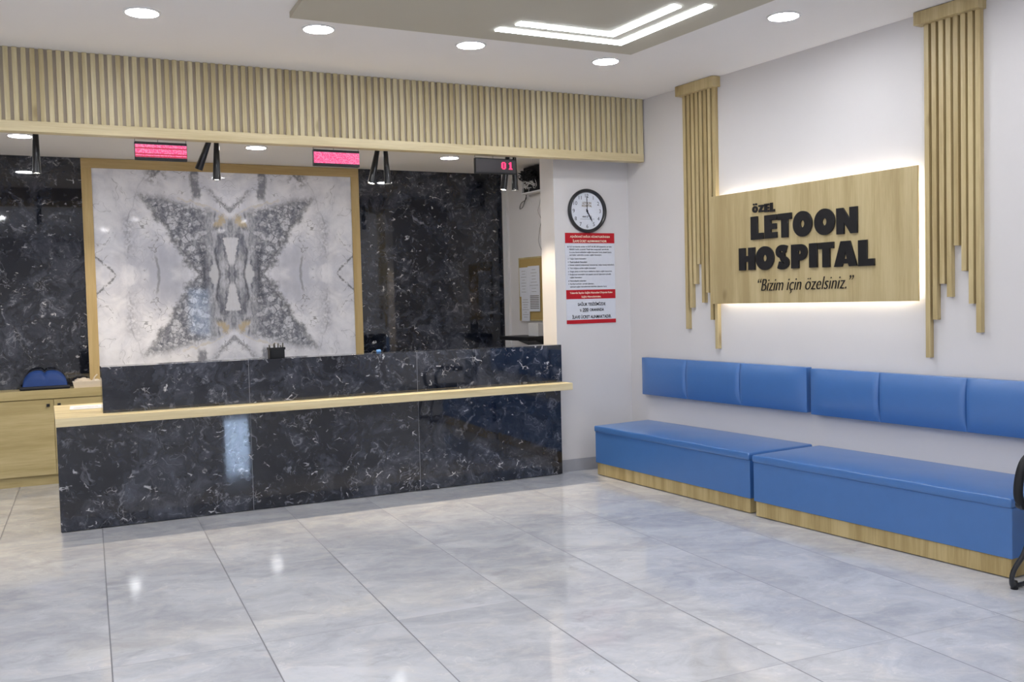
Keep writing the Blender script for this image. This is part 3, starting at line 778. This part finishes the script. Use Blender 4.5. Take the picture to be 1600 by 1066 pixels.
bm = tube([(-.1, 1.86, 2.96), (-.05, 1.90, 2.84), (-.02, 1.93, 2.76), (-.02, 2.04, 2.72), (-.02, 2.07, 2.66), (-.02, 2.00, 2.68), (-.03, 1.91, 2.79), (-.06, 1.86, 2.83)], .0035, seg=6)
mesh_obj('hanging_cable', bm, M_blackm, t, smooth=True)
bm = tube([(-.02, 1.62, 2.79), (-.012, 1.66, 2.68), (-.012, 1.70, 2.60), (-.012, 1.64, 2.50), (-.012, 1.68, 2.38), (-.012, 1.70, 2.26), (-.012, 1.64, 2.16), (-.012, 1.60, 2.11)], .0025, seg=6)
tag(mesh_obj('thin_cable', bm, M_wire, smooth=True), 'thin dark cable wavering down the wall toward the cork board', 'cable')

# ------------------------------------------------------------------ wall bars
def bars(cap, tops, bottoms, z_top, label, n):
    a, b = cap
    t = thing('wall_bar_decoration', label, 'wall decoration', (-.03, (a+b)/2, 1.15))
    mesh_obj('cap_board', box(-.085, -.001, b, a, 3.378, ZC-.004), M_wbar, t, bevel=.002)
    for i, (y, z) in enumerate(bottoms):
        mesh_obj('oak_bar', box(-.04, -.001, y-.017, y+.017, z, 3.38), M_wbar, t, bevel=.0015)
bars((-.706, -1.186), None, [(-.764, 1.328), (-.820, 1.516), (-.873, 1.723), (-.924, 1.895), (-.976, 1.559), (-1.030, 1.644), (-1.082, 1.41), (-1.136, 1.163)], 3.38,
     'left wall decoration of hanging oak bars, partly behind the sign board', 8)
bars((-3.109, -3.573), None, [(-3.172, 1.166), (-3.226, 1.421), (-3.279, 1.658), (-3.331, 1.571), (-3.383, 1.904), (-3.436, 1.737), (-3.486, 1.525), (-3.537, 1.34)], 3.38,
     'right wall decoration of hanging oak bars, clear of the sign board', 8)

# ------------------------------------------------------------------ sign
t = thing('wall_sign', 'backlit oak hospital sign with raised black letters above the bench', 'sign', (-.06, -2.15, 1.548))
SY0, SY1, SZ0, SZ1 = -1.176, -3.117, 1.547, 2.458
bm = box(-.062, -.046, SY1, SY0+.055, SZ0, SZ1)
mesh_obj('sign_board', bm, M_wsign, t, bevel=.001)
bm = box(-.046, -.0, SY1+.14, SY0-.12, SZ0+.14, SZ1-.14)
mesh_obj('mounting_frame', bm, M_white, t)
bm = bmesh.new(); i_ = .055
box(-.045, -.034, SY1+i_, SY0-.03, SZ1-i_-.012, SZ1-i_, bm); box(-.045, -.034, SY1+i_, SY0-.03, SZ0+i_, SZ0+i_+.012, bm)
box(-.045, -.034, SY1+i_, SY1+i_+.012, SZ0+i_, SZ1-i_, bm)
mesh_obj('led_strip', bm, M_glow, t)

def curve_letter(polys, w0, w1, h0, h1, depth, name='letter', mat=M_letter, front=-.062):
    """polys in unit box; holes by fill rule"""
    c = bpy.data.curves.new('c', 'CURVE'); c.dimensions = '2D'; c.fill_mode = 'BOTH'; c.extrude = depth/2
    for P_ in polys:
        s = c.splines.new('POLY'); s.points.add(len(P_)-1); s.use_cyclic_u = True
        for p, (x, y) in zip(s.points, P_): p.co = (x, y, 0, 1)
    o = bpy.data.objects.new('c', c); COL.objects.link(o); dg = bpy.context.evaluated_depsgraph_get()
    me = bpy.data.meshes.new_from_object(o.evaluated_get(dg)); bm = bmesh.new(); bm.from_mesh(me)
    bpy.data.objects.remove(o); bpy.data.curves.remove(c); bpy.data.meshes.remove(me)
    bmesh.ops.remove_doubles(bm, verts=bm.verts, dist=1e-5)
    for v in bm.verts: v.co.x = w0+v.co.x*(w1-w0); v.co.y = h0+v.co.y*(h1-h0)
    bm.transform(Matrix.Translation((front-depth/2, 0, 0))@SIDE)
    return mesh_obj(name, bm, mat, t)
def ellp(cx_, cy_, rx, ry, n=40, a0=0, a1=360):
    return [(cx_+rx*math.cos(R(a0+(a1-a0)*i/n)), cy_+ry*math.sin(R(a0+(a1-a0)*i/n))) for i in range(n if a1-a0 == 360 else n+1)]
def stroke(path, wds):
    L_, R_ = [], []
    for i, p in enumerate(path):
        a = path[max(0, i-1)]; b = path[min(len(path)-1, i+1)]; dx, dy = b[0]-a[0], b[1]-a[1]; l = math.hypot(dx, dy)
        w_ = wds[i] if isinstance(wds, list) else wds
        L_.append((p[0]-dy/l*w_, p[1]+dx/l*w_)); R_.append((p[0]+dy/l*w_, p[1]-dx/l*w_))
    return L_+R_[::-1]
GL = {
 'L': [[(0, 0), (1, 0), (1, .27), (.55, .27), (.55, 1), (0, 1)]],
 'E': [[(0, 0), (1, 0), (1, .25), (.52, .25), (.52, .38), (.96, .38), (.96, .62), (.52, .62), (.52, .76), (1, .76), (1, 1), (0, 1)]],
 'T': [[(.26, 0), (.74, 0), (.74, .74), (1, .74), (1, 1), (0, 1), (0, .74), (.26, .74)]],
 'O': [ellp(.5, .5, .5, .52), ellp(.5, .5, .12, .15, 24)],
 'N': [[(0, 0), (.36, 0), (.36, .46), (.68, 0), (1, 0), (1, 1), (.64, 1), (.64, .54), (.32, 1), (0, 1)]],
 'H': [[(0, 0), (.40, 0), (.40, .37), (.60, .37), (.60, 0), (1, 0), (1, 1), (.60, 1), (.60, .64), (.40, .64), (.40, 1), (0, 1)]],
 'P': [[(0, 0), (.47, 0), (.47, .32)]+ellp(.58, .66, .42, .34, 24, -90, 90)+[(0, 1)], ellp(.53, .66, .10, .085, 20)],
 'I': [[(0, 0), (1, 0), (1, 1), (0, 1)]],
 'A': [[(0, 0), (.34, 0), (.38, .12), (.62, .12), (.66, 0), (1, 0), (.70, 1), (.30, 1)], [(.43, .30), (.57, .30), (.50, .62)]],
 'Z': [[(0, 0), (1, 0), (1, .24), (.52, .24), (1, .78), (1, 1), (0, 1), (0, .76), (.46, .76), (0, .22)]],
}
sp_ = []
for i in range(17): a = R(35+i*(270-35)/16); sp_.append((.52+.30*math.cos(a)*1.05, .735+.13*math.sin(a)))
for i in range(1, 17): a = R(90-i*(235)/16); sp_.append((.48+.30*math.cos(a)*1.05, .265+.13*math.sin(a)+.0))
GL['S'] = [stroke(sp_, .155)]
# rows: letter spans measured along the wall (text x = -y)
row1 = [('L', 1.590, 1.722, 2.060, 2.245), ('E', 1.739, 1.868, 2.060, 2.243), ('T', 1.880, 2.018, 2.056, 2.243), ('O', 2.034, 2.219, 2.054, 2.240), ('O', 2.243, 2.432, 2.050, 2.238), ('N', 2.449, 2.633, 2.042, 2.231)]
row2 = [('H', 1.452, 1.628, 1.818, 1.999), ('O', 1.640, 1.833, 1.815, 1.997), ('S', 1.846, 1.997, 1.812, 1.997), ('P', 2.013, 2.170, 1.812, 1.994), ('I', 2.190, 2.266, 1.811, 1.993), ('T', 2.280, 2.420, 1.808, 1.992), ('A', 2.424, 2.628, 1.806, 1.990), ('L', 2.640, 2.775, 1.802, 1.987)]
row0 = [('O', 1.603, 1.661, 2.277, 2.328), ('Z', 1.673, 1.724, 2.275, 2.332), ('E', 1.734, 1.785, 2.270, 2.336), ('L', 1.795, 1.843, 2.267, 2.338)]
for ch, a, b, z0, z1 in row1+row2: curve_letter(GL[ch], a, b, z0, z1, .016)
GL['O'] = [ellp(.5, .5, .5, .52), ellp(.5, .5, .17, .22, 24)]
for ch, a, b, z0, z1 in row0: curve_letter(GL[ch], a, b, z0, z1, .010)
for dx in (1.619, 1.645): curve_letter([ellp(.5, .5, .5, .5, 16)], dx-.008, dx+.008, 2.335, 2.350, .010, 'umlaut_dot')
bm = text_bm('“Bizim için özelsiniz.”', .1, shear=.32, offset=-.0014, extrude=.003, res=4)
fit(bm, 1.652, 2.592, 1.622, 1.742); bm.transform(Matrix.Translation((-.066, 0, 0))@SIDE)
mesh_obj('slogan', bm, M_letter, t)

# ------------------------------------------------------------------ benches
def bench(y0, y1, d0, d1, label, back, segs, blabel):
    # y0 > y1 along the wall; d0/d1 depth at each end
    t = thing('bench', label, 'bench', (-d0/2, (y0+y1)/2, 0), 'blue upholstered wall benches')
    dep = lambda y: d0+(d1-d0)*(y-y0)/(y1-y0)
    bm = prism([(-d0+.012, y0-.012), (-.0135, y0-.012), (-.0135, y1+.012), (-d1+.012, y1+.012)], .006, .117); mesh_obj('plinth', bm, M_wplinth, t, bevel=.001)
    bm = prism([(-d0+.03, y0-.03), (-.03, y0-.03), (-.03, y1+.03), (-d1+.03, y1+.03)], 0, .006); mesh_obj('glides', bm, M_blackm, t)
    fx = lambda p: (p.x*dep(p.y), p.y, p.z)
    mesh_obj('upholstered_base', cushion(-1, -.0015, y1, y0, .115, .4015, 6, 24, 6, lambda p: (p.x*dep(p.y), p.y, p.z), .006), M_blue, t, smooth=True)
    def top(p):
        s = (p.y-y1)/(y0-y1); k = max(0, min(1, (p.z-.402)/.05))
        cr = .012*(1-abs(2*s-1)**4)*(1-abs(2*(-p.x)-1)**4)*k
        if p.x < -.5: cr += .004*math.sin(s*23)*k*.4
        return (p.x*(dep(p.y)+.012), p.y, p.z+cr)
    mesh_obj('seat_cushion', cushion(-1, -.0015, y1-.003, y0+.003, .400, .455, 14, 48, 5, top, .014), M_blue, t, smooth=True)
    # backrest on the wall
    b0, b1, z0, z1 = back
    bt = thing('padded_wall_cushion', blabel, 'backrest', (-.05, (b0+b1)/2, z0), 'blue padded backrests on the wall')
    for i in range(3):
        s0, s1 = (b0, segs[0], segs[1])[i], (segs[0], segs[1], b1)[i]
        ea, eb = (3 if i == 0 else 16), (3 if i == 2 else 16)
        def pad(p, s0=s0, s1=s1, ea=ea, eb=eb):
            s = (p.y-s1)/(s0-s1); v = (p.z-z0)/(z1-z0); k = 1 if p.x < -.5 else 0
            q = 2*s-1; f = (1-abs(q)**(ea*2 if q > 0 else eb*2))*(1-abs(2*v-1)**2.6)
            return (-.012+p.x*.058-.030*f*k, p.y, p.z)
        mesh_obj('pad', cushion(-1, 0, s1, s0, z0, z1, 2, 40, 16, pad, .007), M_blue, bt, smooth=True)
    mesh_obj('backing_board', box(-.016, -.001, b1+.01, b0-.01, z0+.012, z1-.012), M_blackm, bt)
    return t
bench(-.142, -2.135, .622, .664, 'blue upholstered bench on oak plinth nearer the reception counter', (-.150, -2.146, .705, 1.052), (-.778, -1.443), 'left blue padded backrest on the wall below the sign')
bench(-2.200, -4.150, .694, .684, 'blue upholstered bench on oak plinth nearer the black chair', (-2.186, -4.150, .697, 1.046), (-2.809, -3.473), 'right blue padded backrest on the wall, cut by the frame edge')

# ------------------------------------------------------------------ black chair at the right edge
t = thing('waiting_chair', 'black tubular armchair at the right edge beside the bench', 'chair', (-.5, -4.52, 0))
YC0, YC1 = -4.262, -4.80
for y, nm in ((YC0, 'leg_frame'), (YC1, 'leg_frame')):
    bm = tube([(-.74, y, .47), (-.77, y-.03, .30), (-.80, y-.025, .20), (-.835, y+.012, .10), (-.835, y+.02, .025), (-.78, y+.01, .018), (-.45, y, .018), (-.22, y, .018), (-.19, y, .05), (-.22, y, .25), (-.24, y, .47)], .0135, seg=10)
    mesh_obj(nm, bm, M_black, t, smooth=True)
    mesh_obj('foot_cap', cyl((-.822, y+.016, 0), (-.822, y+.016, .045), .019, .017), M_blackm, t, smooth=True)
    bm = tube([(-.76, y, .44), (-.80, y+.005, .50), (-.81, y-.006, .60), (-.785, y-.02, .69), (-.70, y-.025, .72), (-.5, y-.02, .715), (-.26, y-.01, .70), (-.22, y, .62)], lambda s: .024 if s < .8 else .018, seg=12)
    mesh_obj('armrest', bm, M_blackm, t, smooth=True)
    mesh_obj('pivot_knob', cyl((-.77, y-.012, .455), (-.77, y+.028, .455), .03, .026, 20), M_black, t, bevel=.004)
mesh_obj('seat', cushion(-.78, -.22, YC1+.03, YC0-.03, .43, .485, 10, 10, 3, lambda p: (p.x, p.y, p.z-.03*(1-abs((p.x+.5)/.28)**2)*0), .024), M_blackm, t, smooth=True)
mesh_obj('backrest', cushion(-.24, -.19, YC1+.03, YC0-.03, .50, .95, 2, 12, 10, lambda p: (p.x+.12*(p.z-.5)-.02, p.y, p.z), .02), M_blackm, t, smooth=True)
mesh_obj('seat_rail', cyl((-.74, YC1, .43), (-.74, YC0, .43), .012), M_black, t)
mesh_obj('seat_rail', cyl((-.24, YC1, .43), (-.24, YC0, .43), .012), M_black, t)
FR = MAIN
